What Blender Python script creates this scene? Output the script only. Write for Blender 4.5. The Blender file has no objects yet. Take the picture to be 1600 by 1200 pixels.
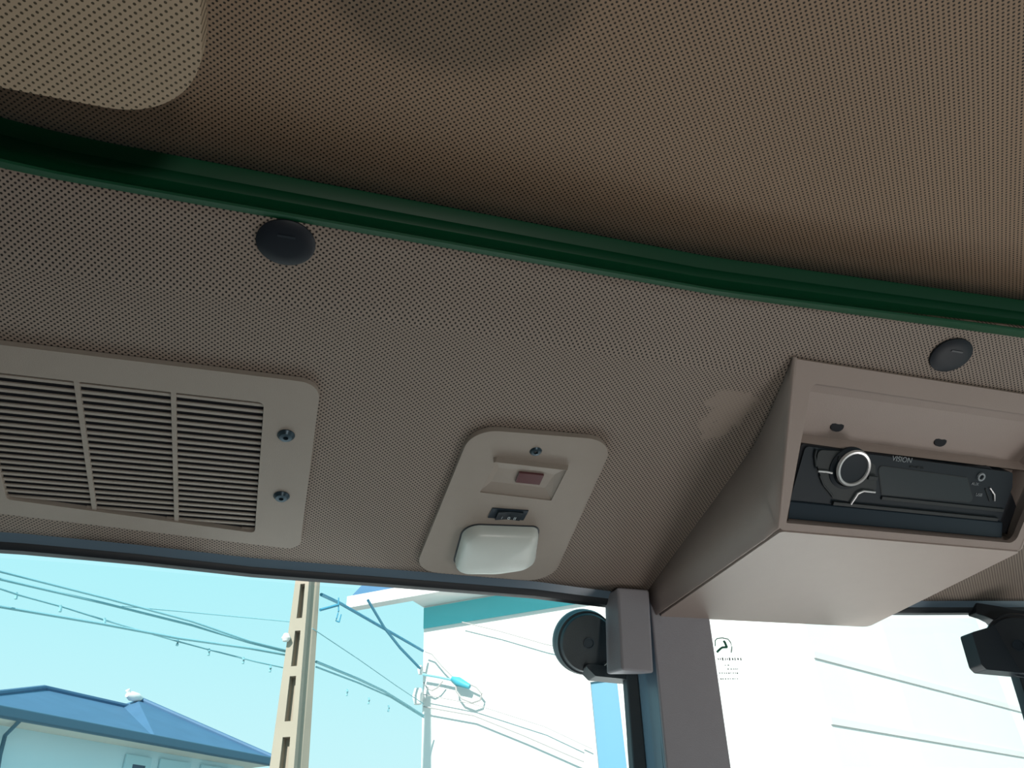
import bpy, bmesh, math, random
from mathutils import Vector as V3, Matrix
random.seed(4)
S = bpy.context.scene
PI = math.pi

# ------------------------------------------------------------------ camera
# cab frame: X along the headliner towards the right of the picture, Y outwards to the side windows, Z up; camera at the origin,
# ground 2.3 m below
FPX = 1200.0
zc = V3((-97, 1800, -1200)).normalized()              # straight up, seen in camera axes
yc = (V3((0, 0, -1)) - zc * zc.dot(V3((0, 0, -1)))).normalized()
xc = yc.cross(zc)
AZ = math.radians(18.5)
ROT = Matrix(((math.cos(AZ), math.sin(AZ), 0), (-math.sin(AZ), math.cos(AZ), 0), (0, 0, 1))) @ Matrix((xc, yc, zc))
cam_d = bpy.data.cameras.new('camera'); cam_d.sensor_width = 36; cam_d.lens = FPX / 1600 * 36; cam_d.clip_start = .01
cam = bpy.data.objects.new('camera', cam_d); S.collection.objects.link(cam)
cam.matrix_world = ROT.to_4x4(); S.camera = cam

# ------------------------------------------------------------------ light
S.view_settings.view_transform = 'Standard'; S.view_settings.look = 'None'
S.view_settings.gamma = 1; S.view_settings.use_curve_mapping = False
S.view_settings.exposure = 0.0
w = bpy.data.worlds.new('sky'); S.world = w; w.use_nodes = True
nt = w.node_tree; nt.nodes.clear()
tc = nt.nodes.new('ShaderNodeTexCoord'); sp = nt.nodes.new('ShaderNodeSeparateXYZ'); rp = nt.nodes.new('ShaderNodeValToRGB')
bgd = nt.nodes.new('ShaderNodeBackground'); wo = nt.nodes.new('ShaderNodeOutputWorld')
nt.links.new(tc.outputs['Generated'], sp.inputs[0]); nt.links.new(sp.outputs['Z'], rp.inputs[0])
nt.links.new(rp.outputs[0], bgd.inputs[0]); nt.links.new(bgd.outputs[0], wo.inputs[0])
e = rp.color_ramp.elements
e[0].position = 0.0; e[0].color = (.70, .93, .97, 1)
e[1].position = .8; e[1].color = (.22, .68, .88, 1)
x = e.new(.12); x.color = (.60, .91, .96, 1)
x = e.new(.36); x.color = (.44, .875, .95, 1)
bgd.inputs[1].default_value = 1.05

sun_d = bpy.data.lights.new('sun', 'SUN'); sun_d.energy = 7.0; sun_d.angle = math.radians(.6); sun_d.color = (1, .95, .88)
sun = bpy.data.objects.new('sun', sun_d); S.collection.objects.link(sun)
SUNDIR = V3((-.45, -.72, .53)).normalized()           # towards the sun: behind and left of the camera
sun.rotation_euler = SUNDIR.to_track_quat('Z', 'Y').to_euler()


def area(name, loc, to, sx, sy, power, col):
    d = bpy.data.lights.new(name, 'AREA'); d.shape = 'RECTANGLE'; d.size = sx; d.size_y = sy; d.energy = power; d.color = col
    o = bpy.data.objects.new(name, d); S.collection.objects.link(o); o.location = loc
    o.rotation_euler = (V3(loc) - V3(to)).to_track_quat('Z', 'Y').to_euler()
    return o


# added fill lamps outside the side windows, standing in for bounced daylight
area('right_window_fill', (.50, .82, -.12), (.42, .47, .19), .40, .2, 1.5, (1, .98, .96))
area('left_window_fill', (.04, .82, -.12), (.10, .50, .2), .5, .2, .40, (.97, .98, 1))
# added fill lamps inside the cab, at the right and behind the camera
area('cab_right_fill', (.92, .26, -.50), (.20, .12, .30), .35, .4, 2.8, (1, .96, .92))
area('cab_rear_fill', (.22, -.88, -.45), (.25, .2, .3), .14, .10, 3.2, (1, .95, .88))

# ------------------------------------------------------------------ helpers


def ray(px, py):
    return ROT @ V3(((px - 800) / FPX, (600 - py) / FPX, -1))


def atz(px, py, z):
    r = ray(px, py); return r * (z / r.z)


def aty(px, py, y):
    r = ray(px, py); return r * (y / r.y)


def onplane(px, py, p0, n):
    r = ray(px, py); return r * (n.dot(p0) / n.dot(r))


class Frame:
    """local axes of a real surface: origin, a along, b down the surface, c out of it towards the room"""
    def __init__(s, o, a, b, c=None):
        s.o = V3(o); s.a = V3(a).normalized(); s.b = V3(b).normalized()
        s.c = V3(c).normalized() if c is not None else s.a.cross(s.b).normalized()

    def __call__(s, a, b, c=0):
        return s.o + s.a * a + s.b * b + s.c * c

    def px(s, x, y, c=0):
        p = onplane(x, y, s.o + s.c * c, s.c) - s.o
        return (p.dot(s.a), p.dot(s.b))


MATS = {}


def mat(name, col, rough=.6, metal=0, bump=0, bscale=300, spec=.5, var=0, coat=0):
    if name in MATS: return MATS[name]
    m = bpy.data.materials.new(name); m.use_nodes = True; t = m.node_tree; b = t.nodes['Principled BSDF']
    b.inputs['Base Color'].default_value = (*col, 1); b.inputs['Roughness'].default_value = rough
    b.inputs['Metallic'].default_value = metal; b.inputs['Specular IOR Level'].default_value = spec
    b.inputs['Coat Weight'].default_value = coat
    if bump or var:
        c = t.nodes.new('ShaderNodeTexCoord'); n = t.nodes.new('ShaderNodeTexNoise'); n.inputs['Scale'].default_value = bscale
        n.inputs['Detail'].default_value = 3
        t.links.new(c.outputs['Object'], n.inputs['Vector'])
        if bump:
            bm_ = t.nodes.new('ShaderNodeBump'); bm_.inputs['Strength'].default_value = bump; bm_.inputs['Distance'].default_value = .0006
            t.links.new(n.outputs['Fac'], bm_.inputs['Height']); t.links.new(bm_.outputs[0], b.inputs['Normal'])
        if var:
            n2 = t.nodes.new('ShaderNodeTexNoise'); n2.inputs['Scale'].default_value = bscale * .06
            mx = t.nodes.new('ShaderNodeMix'); mx.data_type = 'RGBA'
            mx.inputs['A'].default_value = (*col, 1); mx.inputs['B'].default_value = (*[v * (1 - var) for v in col], 1)
            t.links.new(c.outputs['Object'], n2.inputs['Vector']); t.links.new(n2.outputs['Fac'], mx.inputs['Factor'])
            t.links.new(mx.outputs['Result'], b.inputs['Base Color'])
    MATS[name] = m; return m


def perforated(name, col, hole, cell=.003, r=.155, stain=None):
    """vinyl with a staggered grid of punched holes, laid out in metres on the UV map"""
    m = bpy.data.materials.new(name); m.use_nodes = True; t = m.node_tree; b = t.nodes['Principled BSDF']; N = t.nodes.new; L = t.links.new
    b.inputs['Roughness'].default_value = .62; b.inputs['Specular IOR Level'].default_value = .35
    uv = N('ShaderNodeUVMap'); uv.uv_map = 'UVMap'
    ds = []
    for off in (0, .5):
        mp = N('ShaderNodeVectorMath'); mp.operation = 'MULTIPLY_ADD'; mp.inputs[1].default_value = (1 / cell, 1 / cell, 0)
        mp.inputs[2].default_value = (off + 1000, off + 1000, 0); L(uv.outputs[0], mp.inputs[0])
        fr = N('ShaderNodeVectorMath'); fr.operation = 'FRACTION'; L(mp.outputs[0], fr.inputs[0])
        sb = N('ShaderNodeVectorMath'); sb.operation = 'SUBTRACT'; sb.inputs[1].default_value = (.5, .5, 0); L(fr.outputs[0], sb.inputs[0])
        ln = N('ShaderNodeVectorMath'); ln.operation = 'LENGTH'; L(sb.outputs[0], ln.inputs[0]); ds.append(ln)
    mn = N('ShaderNodeMath'); mn.operation = 'MINIMUM'; L(ds[0].outputs['Value'], mn.inputs[0]); L(ds[1].outputs['Value'], mn.inputs[1])
    mr = N('ShaderNodeMapRange'); mr.interpolation_type = 'SMOOTHSTEP'
    mr.inputs['From Min'].default_value = r * .75; mr.inputs['From Max'].default_value = r * 1.25
    L(mn.outputs[0], mr.inputs['Value'])
    nz = N('ShaderNodeTexNoise'); nz.inputs['Scale'].default_value = 9; nz.inputs['Detail'].default_value = 4; L(uv.outputs[0], nz.inputs['Vector'])
    cl = N('ShaderNodeMix'); cl.data_type = 'RGBA'; cl.inputs['A'].default_value = (*col, 1)
    cl.inputs['B'].default_value = (col[0] * .93, col[1] * .93, col[2] * .93, 1); L(nz.outputs['Fac'], cl.inputs['Factor'])
    src = cl.outputs['Result']
    fac = mr.outputs[0]
    if stain:                                         # a dried smear that fills some holes
        (sx, sy, ra, rb) = stain
        d = N('ShaderNodeVectorMath'); d.operation = 'SUBTRACT'; d.inputs[1].default_value = (sx, sy, 0); L(uv.outputs[0], d.inputs[0])
        n2 = N('ShaderNodeTexNoise'); n2.inputs['Scale'].default_value = 60; n2.inputs['Detail'].default_value = 4; L(uv.outputs[0], n2.inputs['Vector'])
        sc = N('ShaderNodeVectorMath'); sc.operation = 'MULTIPLY'; sc.inputs[1].default_value = (1 / ra, 1 / rb, 0); L(d.outputs[0], sc.inputs[0])
        l2 = N('ShaderNodeVectorMath'); l2.operation = 'LENGTH'; L(sc.outputs[0], l2.inputs[0])
        ad = N('ShaderNodeMath'); ad.operation = 'ADD'; L(l2.outputs['Value'], ad.inputs[0])
        m5 = N('ShaderNodeMath'); m5.operation = 'MULTIPLY'; m5.inputs[1].default_value = 2.4; L(n2.outputs['Fac'], m5.inputs[0]); L(m5.outputs[0], ad.inputs[1])
        r2 = N('ShaderNodeMapRange'); r2.inputs['From Min'].default_value = 1.75; r2.inputs['From Max'].default_value = 2.0
        r2.inputs['To Min'].default_value = .8; r2.inputs['To Max'].default_value = 0; L(ad.outputs[0], r2.inputs['Value'])
        mxx = N('ShaderNodeMath'); mxx.operation = 'MAXIMUM'; L(r2.outputs[0], mxx.inputs[0]); L(fac, mxx.inputs[1]); fac = mxx.outputs[0]
    mx = N('ShaderNodeMix'); mx.data_type = 'RGBA'; mx.inputs['A'].default_value = (*hole, 1); L(src, mx.inputs['B']); L(fac, mx.inputs['Factor'])
    L(mx.outputs['Result'], b.inputs['Base Color'])
    bp = N('ShaderNodeBump'); bp.inputs['Strength'].default_value = .5; bp.inputs['Distance'].default_value = .0006; L(fac, bp.inputs['Height']); L(bp.outputs[0], b.inputs['Normal'])
    return m


def wloc(o):
    p = V3()
    while o is not None: p += o.location; o = o.parent
    return p


def link(o, parent=None):
    S.collection.objects.link(o)
    if parent is not None: o.parent = parent
    return o


def tag(o, label=None, cat=None, group=None, kind=None):
    if label: o['label'] = label
    if cat: o['category'] = cat
    if group: o['group'] = group
    if kind: o['kind'] = kind
    return o


def thing(name, label, cat, group=None, loc=(0, 0, 0)):
    o = bpy.data.objects.new(name, None); o.empty_display_size = .02; o.location = loc; link(o)
    return tag(o, label, cat, group)


class MB:
    def __init__(s): s.bm = bmesh.new()

    def quad(s, *p):
        return s.bm.faces.new([s.bm.verts.new(q) for q in p])

    def hexa(s, P):
        """8 points: lower ring 0-3, upper ring 4-7"""
        v = [s.bm.verts.new(q) for q in P]
        for f in ((0, 1, 2, 3), (7, 6, 5, 4), (0, 4, 5, 1), (1, 5, 6, 2), (2, 6, 7, 3), (3, 7, 4, 0)):
            s.bm.faces.new([v[i] for i in f])
        return s

    def box(s, F, a0, a1, b0, b1, c0, c1):
        return s.hexa([F(a0, b0, c0), F(a1, b0, c0), F(a1, b1, c0), F(a0, b1, c0), F(a0, b0, c1), F(a1, b0, c1), F(a1, b1, c1), F(a0, b1, c1)])

    def prism(s, F, poly, c0, c1, holes=()):
        """2-D outline with holes in frame F, given thickness"""
        loops = [poly] + list(holes)
        edges = []; lows = []; 
        for lp in loops:
            vs = [s.bm.verts.new(F(p[0], p[1], c1)) for p in lp]
            lows.append(vs)
            for i in range(len(vs)): edges.append(s.bm.edges.new((vs[i], vs[(i + 1) % len(vs)])))
        r = bmesh.ops.triangle_fill(s.bm, use_beauty=True, use_dissolve=False, edges=edges, normal=F.c)
        faces = [g for g in r['geom'] if isinstance(g, bmesh.types.BMFace)]
        vmap = {}
        for vs, lp in zip(lows, loops):
            for v_, p in zip(vs, lp): vmap[v_] = s.bm.verts.new(F(p[0], p[1], c0))
        for f in faces: s.bm.faces.new([vmap[v_] for v_ in reversed(f.verts)])
        for vs in lows:
            for i in range(len(vs)):
                a, b = vs[i], vs[(i + 1) % len(vs)]
                s.bm.faces.new((a, b, vmap[b], vmap[a]))
        return s

    def tube(s, pts, r, n=8, cap=True, radii=None):
        rings = []
        pts = [V3(p) for p in pts]
        up = V3((0, 0, 1))
        for i, p in enumerate(pts):
            t = (pts[min(i + 1, len(pts) - 1)] - pts[max(i - 1, 0)]).normalized()
            a = t.cross(up)
            if a.length < .05: a = t.cross(V3((1, 0, 0)))
            a.normalize(); b = a.cross(t).normalized(); rr = radii[i] if radii else r
            rings.append([s.bm.verts.new(p + (a * math.cos(k * 2 * PI / n) + b * math.sin(k * 2 * PI / n)) * rr) for k in range(n)])
        for i in range(len(rings) - 1):
            for k in range(n):
                s.bm.faces.new((rings[i][k], rings[i][(k + 1) % n], rings[i + 1][(k + 1) % n], rings[i + 1][k]))
        if cap:
            s.bm.faces.new(rings[0][::-1]); s.bm.faces.new(rings[-1])
        return s

    def lathe(s, F, ca, cb, prof, n=40, sx=1, sy=1):
        """prof: (radius, height c) list round the axis c of F at (ca, cb)"""
        rings = []
        for r, h in prof:
            if r <= 1e-6: rings.append([s.bm.verts.new(F(ca, cb, h))])
            else: rings.append([s.bm.verts.new(F(ca + r * sx * math.cos(k * 2 * PI / n), cb + r * sy * math.sin(k * 2 * PI / n), h)) for k in range(n)])
        for i in range(len(rings) - 1):
            A, B = rings[i], rings[i + 1]
            for k in range(n):
                q = [A[k % len(A)], A[(k + 1) % len(A)], B[(k + 1) % len(B)], B[k % len(B)]]
                u = []
                for v_ in q:
                    if v_ not in u: u.append(v_)
                if len(u) > 2:
                    try: s.bm.faces.new(u)
                    except ValueError: pass
        return s

    def build(s, name, m, parent=None, bevel=0, seg=2, smooth=True, uvf=None, loc=None):
        bm = s.bm
        bmesh.ops.recalc_face_normals(bm, faces=bm.faces)
        if uvf:
            lay = bm.loops.layers.uv.new('UVMap')
            for f in bm.faces:
                for l in f.loops: l[lay].uv = uvf(l.vert.co)
        me = bpy.data.meshes.new(name)
        if loc is not None: bm.transform(Matrix.Translation(-V3(loc)))
        elif parent is not None: bm.transform(Matrix.Translation(-wloc(parent)))
        bm.to_mesh(me); bm.free(); me.materials.append(m)
        o = bpy.data.objects.new(name, me)
        if loc is not None: o.location = loc
        link(o, parent)
        if bevel:
            b = o.modifiers.new('bevel', 'BEVEL'); b.width = bevel; b.segments = seg; b.limit_method = 'ANGLE'; b.angle_limit = math.radians(35)
            b.harden_normals = True
        if smooth:
            for p in me.polygons: p.use_smooth = True
            try: me.set_sharp_from_angle(angle=math.radians(38))
            except Exception: pass
        return o


def rounded(pts, rs, n=8):
    """round the corners of a 2-D polygon; rs: one radius or a list"""
    out = []; k = len(pts)
    if not isinstance(rs, (list, tuple)): rs = [rs] * k
    for i in range(k):
        p = V3((*pts[i], 0)); a = (V3((*pts[i - 1], 0)) - p); b = (V3((*pts[(i + 1) % k], 0)) - p)
        la, lb = a.length, b.length; a.normalize(); b.normalize(); r = rs[i]
        if r <= 0: out.append((p.x, p.y)); continue
        ang = a.angle(b); d = min(r / math.tan(ang / 2), la * .49, lb * .49); r2 = d * math.tan(ang / 2)
        c = p + (a + b).normalized() * (r2 / math.sin(ang / 2))
        s0 = p + a * d - c; s1 = p + b * d - c
        a0 = math.atan2(s0.y, s0.x); a1 = math.atan2(s1.y, s1.x); da = (a1 - a0 + PI) % (2 * PI) - PI
        for j in range(n + 1):
            t = a0 + da * j / n; out.append((c.x + r2 * math.cos(t), c.y + r2 * math.sin(t)))
    return out


def inset(poly, d):
    """shrink a (roughly convex) outline by d"""
    k = len(poly); cx = sum(p[0] for p in poly) / k; cy = sum(p[1] for p in poly) / k; out = []
    for i in range(k):
        a, b = poly[i - 1], poly[(i + 1) % k]; nx, ny = -(b[1] - a[1]), b[0] - a[0]; l = math.hypot(nx, ny) or 1; nx /= l; ny /= l
        if nx * (cx - poly[i][0]) + ny * (cy - poly[i][1]) < 0: nx, ny = -nx, -ny
        out.append((poly[i][0] + nx * d, poly[i][1] + ny * d))
    return out


def circle(cx, cy, r, n=24): return [(cx + r * math.cos(k * 2 * PI / n), cy + r * math.sin(k * 2 * PI / n)) for k in range(n)]


def text_mesh(name, txt, F, a, b, c, size, m, parent, shear=0, mirror=False, extrude=.0001):
    cu = bpy.data.curves.new(name, 'FONT'); cu.body = txt; cu.size = size; cu.extrude = extrude; cu.align_x = 'CENTER'; cu.align_y = 'CENTER'; cu.shear = shear
    tmp = bpy.data.objects.new('tmp', cu); S.collection.objects.link(tmp)
    dg = bpy.context.evaluated_depsgraph_get(); me = bpy.data.meshes.new_from_object(tmp.evaluated_get(dg)); bpy.data.objects.remove(tmp)
    for v_ in me.vertices:
        q = v_.co.copy(); v_.co = F(a + (-q.x if mirror else q.x), b - q.y, c + q.z) - wloc(parent)
    me.materials.clear(); me.materials.append(m)
    return link(bpy.data.objects.new(name, me), parent)


# ------------------------------------------------------------------ materials
M_BEIGE = mat('beige_plastic', (.335, .287, .248), .52, bump=.25, bscale=1500, spec=.4, var=.06)
M_BOX = mat('console_plastic', (.385, .315, .285), .5, bump=.2, bscale=1200, spec=.4, var=.05)
M_PILLAR = mat('pillar_plastic', (.36, .35, .385), .55, bump=.3, bscale=900, spec=.4, var=.05)
M_BLACK = mat('black_plastic', (.018, .026, .036), .42, bump=.15, bscale=900, spec=.5)
M_BLACKG = mat('glossy_black_plastic', (.020, .034, .050), .4, spec=.3)
M_SEAL = mat('black_rubber', (.012, .017, .024), .5, spec=.5)
M_FRAMESKY = mat('window_frame_sky_tint', (.13, .195, .26), .3, spec=.8)  # glossy black frame with the sky's reflection put into its base colour
M_SCREW = mat('dark_screw', (.03, .055, .075), .35, metal=.5)
M_CAP = mat('black_cap', (.010, .014, .021), .5, spec=.3)
M_GREEN = mat('green_enamel', (.003, .065, .026), .45, spec=.25)
M_DARK = mat('duct_dark', (.012, .014, .02), .8)
M_RED = mat('smoked_red_lens', (.12, .045, .05), .25)
M_LENS = mat('milky_lens', (.70, .75, .72), .3, bump=.2, bscale=400, spec=.5)
M_SILVER = mat('silver_trim', (.72, .73, .74), .3, metal=.45)
M_RADIO = mat('radio_black', (.014, .023, .032), .5, spec=.25)
M_RADIO2 = mat('radio_button_grey', (.034, .042, .046), .5, spec=.3)
M_DISP = mat('radio_display', (.026, .040, .048), .4, spec=.3)
M_PRINT = mat('pale_print', (.30, .34, .37), .6)
M_WPRINT = mat('white_print', (.55, .62, .66), .6)
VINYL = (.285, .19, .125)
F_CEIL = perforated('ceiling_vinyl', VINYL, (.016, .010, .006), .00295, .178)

# ------------------------------------------------------------------ headliner geometry (cab frame)
T1 = math.radians(12)
ANC = ray(1240, 565) * .47
HL = Frame((0, 0, 0), (1, 0, 0), (0, math.cos(T1), -math.sin(T1)), (0, -math.sin(T1), -math.cos(T1)))
HL.o = V3((0, 0, 0)) + HL.c * ANC.dot(HL.c)           # lower slope of the headliner
FOLD_B = HL.px(760, 520)[1]                           # where the headliner bends steeper, towards the roof rail
T2 = math.radians(20)
UPP = Frame(HL(0, FOLD_B), (1, 0, 0), (0, math.cos(T2), -math.sin(T2)), (0, -math.sin(T2), -math.cos(T2)))


def fm(pts):                                          # window line sampled on the slope, (a, b)
    return [HL.px(*p) for p in pts]


WL = fm([(-260, 818), (0, 832), (200, 851), (400, 874), (600, 890), (850, 911), (945, 925), (1020, 930), (1250, 938), (1440, 940), (1600, 940)])
WL += [(WL[-1][0] + .35, WL[-1][1] - .03)]
WL = [(WL[0][0] - .35, WL[0][1] - .015)] + WL


def wlb(a):                                           # b of the window line at a
    for i in range(len(WL) - 1):
        if a <= WL[i + 1][0] or i == len(WL) - 2:
            t = (a - WL[i][0]) / (WL[i + 1][0] - WL[i][0]); return WL[i][1] + t * (WL[i + 1][1] - WL[i][1])


VR = .283                                             # y of the roof rail
CZ = .307                                             # height of the ceiling panel


def railoff(a):                                       # the rail bows towards the left corner of the roof panel
    return -.005 * max(0, (-.10 - a) / .06) ** 2 - .012 * max(0, (a - .22)) / .2


STP = HL.px(1140, 640)
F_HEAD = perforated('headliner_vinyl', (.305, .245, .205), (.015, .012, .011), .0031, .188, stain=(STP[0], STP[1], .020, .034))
# headliner: one sheet, u x profile grid
mb = MB(); N_ = 90; rows = []
A0, A1 = -.62, .98
for i in range(N_ + 1):
    a = A0 + (A1 - A0) * i / N_; bb = wlb(a); col = []
    off = railoff(a) if a > -.2 else railoff(-.2)
    # upper zone from the rail (s0) to the fold, then slope to window line
    s_top = -(FOLD_B - 0) * 0 - (HL(0, FOLD_B).y - (VR - .0008 + off)) / math.cos(T2)
    K = 8
    pr = []
    for k in range(K + 1):
        s = s_top * (1 - k / K); pr.append((UPP(a, s), FOLD_B + s))
    for k in range(1, 25):
        b = FOLD_B + (bb - FOLD_B) * k / 24; pr.append((HL(a, b), b))
    rows.append(pr)
# soften the fold
for pr in rows:
    for it in range(6):
        q = [p[0].copy() for p in pr]
        for k in range(5, 13): pr[k] = ((q[k - 1] + q[k] * 2 + q[k + 1]) / 4, pr[k][1])
uvd = {}
vg = [[mb.bm.verts.new(p[0]) for p in pr] for pr in rows]
lay = mb.bm.loops.layers.uv.new('UVMap')
for i in range(N_):
    for k in range(len(rows[0]) - 1):
        f = mb.bm.faces.new((vg[i][k], vg[i + 1][k], vg[i + 1][k + 1], vg[i][k + 1]))
        for l, (ii, kk) in zip(f.loops, ((i, k), (i + 1, k), (i + 1, k + 1), (i, k + 1))):
            l[lay].uv = (A0 + (A1 - A0) * ii / N_, rows[ii][kk][1])
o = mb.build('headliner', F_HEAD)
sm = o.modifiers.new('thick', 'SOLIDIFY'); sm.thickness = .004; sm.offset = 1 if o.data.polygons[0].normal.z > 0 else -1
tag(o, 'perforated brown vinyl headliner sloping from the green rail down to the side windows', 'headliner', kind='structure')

# ceiling panel: inside the rail, perforated too
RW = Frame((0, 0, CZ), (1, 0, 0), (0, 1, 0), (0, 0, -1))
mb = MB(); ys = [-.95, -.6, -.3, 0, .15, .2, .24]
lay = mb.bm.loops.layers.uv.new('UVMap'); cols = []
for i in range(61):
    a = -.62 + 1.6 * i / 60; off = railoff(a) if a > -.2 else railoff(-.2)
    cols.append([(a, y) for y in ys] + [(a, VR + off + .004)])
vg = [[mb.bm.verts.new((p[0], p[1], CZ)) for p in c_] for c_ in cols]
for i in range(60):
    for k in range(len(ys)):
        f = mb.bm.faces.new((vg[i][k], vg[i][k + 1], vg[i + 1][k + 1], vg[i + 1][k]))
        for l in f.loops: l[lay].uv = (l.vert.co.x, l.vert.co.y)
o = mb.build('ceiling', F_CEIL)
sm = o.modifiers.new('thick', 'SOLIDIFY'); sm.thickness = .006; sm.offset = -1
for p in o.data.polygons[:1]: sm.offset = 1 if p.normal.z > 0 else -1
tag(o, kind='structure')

# green roof rail: swept profile (dy, z)
TOPZ = CZ - .001
prof = [(-.0018, TOPZ), (-.0016, TOPZ - .0008), (.0026, TOPZ - .0060), (.0044, TOPZ - .0064), (.0068, TOPZ - .0090), (.0070, TOPZ - .0140), (.0030, TOPZ - .0200), (-.0034, TOPZ - .0262),
        (-.0050, TOPZ - .0276), (-.0055, TOPZ - .0286), (-.0046, TOPZ - .0294), (.0000, TOPZ - .0285), (.014, TOPZ - .022), (.018, TOPZ)]
mb = MB(); rings = []
for i in range(81):
    a = -.60 + 1.55 * i / 80; off = railoff(a) if a > -.2 else railoff(-.2)
    rings.append([mb.bm.verts.new((a, VR + off + dy, z)) for dy, z in prof])
for i in range(80):
    for k in range(len(prof)):
        mb.bm.faces.new((rings[i][k], rings[i + 1][k], rings[i + 1][(k + 1) % len(prof)], rings[i][(k + 1) % len(prof)]))
rail = mb.build('roof_rail', M_GREEN)
tag(rail, 'dark green enamelled roof rail running between ceiling panel and headliner', 'rail')

# ------------------------------------------------------------------ sun visor (top left)
VF = Frame((0, 0, .240), (1, 0, 0), (0, 1, -.0), (0, 0, -1))
vr = VF.px(315, 60)[0]; vb = VF.px(200, 174)[1]
vis = thing('roof_hatch_shade', 'pale perforated padded shade with a rounded corner hanging below the ceiling', 'sun shade', loc=(vr - .15, vb - .1, .24))
outl = rounded([(vr - .34, vb - .26), (vr, vb - .26), (vr, vb), (vr - .34, vb + .004)], [.02, .02, .034, .02], 12)
M_VIS = perforated('shade_vinyl', (.40, .30, .21), (.06, .042, .022), .0031, .16)
mb = MB(); mb.prism(VF, outl, -.010, 0)
o = mb.build('shade_panel', M_VIS, vis, bevel=.0035, seg=3, uvf=lambda c: (c.x, c.y))
mb = MB(); mb.prism(VF, inset(outl, .02), -.022, -.010); mb.build('backing_panel', M_BEIGE, vis)
for ax in (vr - .27, vr - .08):
    mb = MB(); mb.lathe(VF, ax, vb - .20, [(0, -.022), (.007, -.022), (.007, -(CZ - .24)), (0, -(CZ - .24))], 16); mb.build('mounting_post', M_BLACK, vis)

# unseen pod added above the view to cast a dark patch on the ceiling
caster = thing('shadow_caster', 'rounded dark pod added under the ceiling out of view to cast a shadow patch', 'shadow caster', loc=(.01, .06, CZ))
so = rounded([(-.006, -.02), (.103, -.02), (.103, .138), (-.006, .138)], .050, 10)
mb = MB(); mb.prism(RW, so, 0, .046); mb.build('housing', M_BLACK, caster, bevel=.006, seg=3)
mb = MB(); mb.prism(RW, inset(so, .012), .046, .0475); mb.build('grille', M_DARK, caster)  # front cap of the added shadow pod

# ------------------------------------------------------------------ headliner plugs


def plug(name, pxl, rad, label):
    F = HL if HL.px(*pxl)[1] > FOLD_B else UPP
    a, b = F.px(*pxl)
    t = thing(name, label, 'plug', 'round plugs under the green rail', F(a, b))
    mb = MB(); mb.lathe(F, a, b, [(0, .0026), (rad * .55, .0028), (rad * .9, .002), (rad, .0012), (rad, -.001)], 40, sy=.86); mb.build('cap', M_CAP, t)
    mb = MB(); mb.box(F, a - rad * .3, a + rad * .3, b - rad * .3 - .0006, b - rad * .3 + .0006, .002, .0032); mb.build('slot', M_BLACK, t)


plug('headliner_plug', (447, 378), .0142, 'black round plug in the headliner above the vent grille, left one of two')
plug('headliner_plug', (1485, 554), .0145, 'black round plug in the headliner just above the radio console, right one of two')

# ------------------------------------------------------------------ screws


def screw(F, a, b, r, parent, c0=0, m=None):
    mb = MB(); mb.lathe(F, a, b, [(0, c0 + r * .18), (r * .22, c0 + r * .18), (r * .3, c0 + r * .5), (r * .7, c0 + r * .45), (r, c0 + r * .1), (r, c0 - .001)], 24)
    s = mb.build('screw', m or M_SCREW, parent)
    return s


# ------------------------------------------------------------------ vent grille
TH = .004; TD = .0042
H = lambda x_, y_, c=TH: HL.px(x_, y_, c)
vt = thing('air_vent', 'beige louvred air vent with three slatted openings in the headliner', 'air vent', loc=HL(-.09, .46))
tl_b = (H(495, 597)[1] + H(0, 541)[1]) / 2
rt_a = .0125; lf_a = -.197
bR = H(462, 859)[1]; bL = H(0, 803)[1]
slope_b = (bR - bL) / (H(462, 859)[0] - H(0, 803)[0])
outer = rounded([(lf_a, tl_b), (rt_a - .001, tl_b), (rt_a + .002, bR), (lf_a, bR + slope_b * (lf_a - rt_a))], [.012, .012, .009, .009])
ob = H(408, 628)[1]; ot = (H(408, 628)[1] + H(0, 584)[1]) / 2
oR, oL = -.0185, -.1655
bbR = H(400, 833)[1]; bbL = H(20, 781)[1]


def obot(a): return bbL + (bbR - bbL) * (a - oL) / (oR - oL)


hole = rounded([(oL, ot), (oR, ot), (oR + .0015, bbR), (oL, bbL)], [.003, .0035, .003, .003], 5)
mb = MB(); mb.prism(HL, outer, .0005, TH, [hole])
mb.build('faceplate', M_BEIGE, vt, bevel=.0012, seg=2)
mb = MB()
NS = 23; pitch = (bbR - ot) / NS
divs = [oL + (oR - oL) * .333, oL + (oR - oL) * .668]
for i in range(NS):
    b0 = ot + pitch * (i + .52); b1 = b0 + pitch * .41
    # slat runs until it meets the slanting lower edge
    aL = oL - .001
    if b1 > bbL: aL = oL + (b1 - bbL) / (bbR - bbL) * (oR - oL) - .004
    if aL > oR - .006: continue
    mb.hexa([HL(aL, b0, TH - .0026), HL(oR + .001, b0, TH - .0026), HL(oR + .001, b1, TH - .0030), HL(aL, b1, TH - .0030),
             HL(aL, b0, TH - .0016), HL(oR + .001, b0, TH - .0016), HL(oR + .001, b1, TH - .0018), HL(aL, b1, TH - .0018)])
for dv in divs:
    mb.hexa([HL(dv - .0013, ot - .001, .001), HL(dv + .0013, ot - .001, .001), HL(dv + .0013, obot(dv) + .001, .001), HL(dv - .0013, obot(dv) + .001, .001),
             HL(dv - .0013, ot - .001, TH - .0008), HL(dv + .0013, ot - .001, TH - .0008), HL(dv + .0013, obot(dv) + .001, TH - .0008), HL(dv - .0013, obot(dv) + .001, TH - .0008)])
mb.build('louvre_grille', M_BEIGE, vt, smooth=False)
mb = MB(); mb.box(HL, oL - .003, oR + .003, ot - .003, bbR + .003, -.0002, .0006); mb.build('duct_backing', M_DARK, vt)
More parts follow.
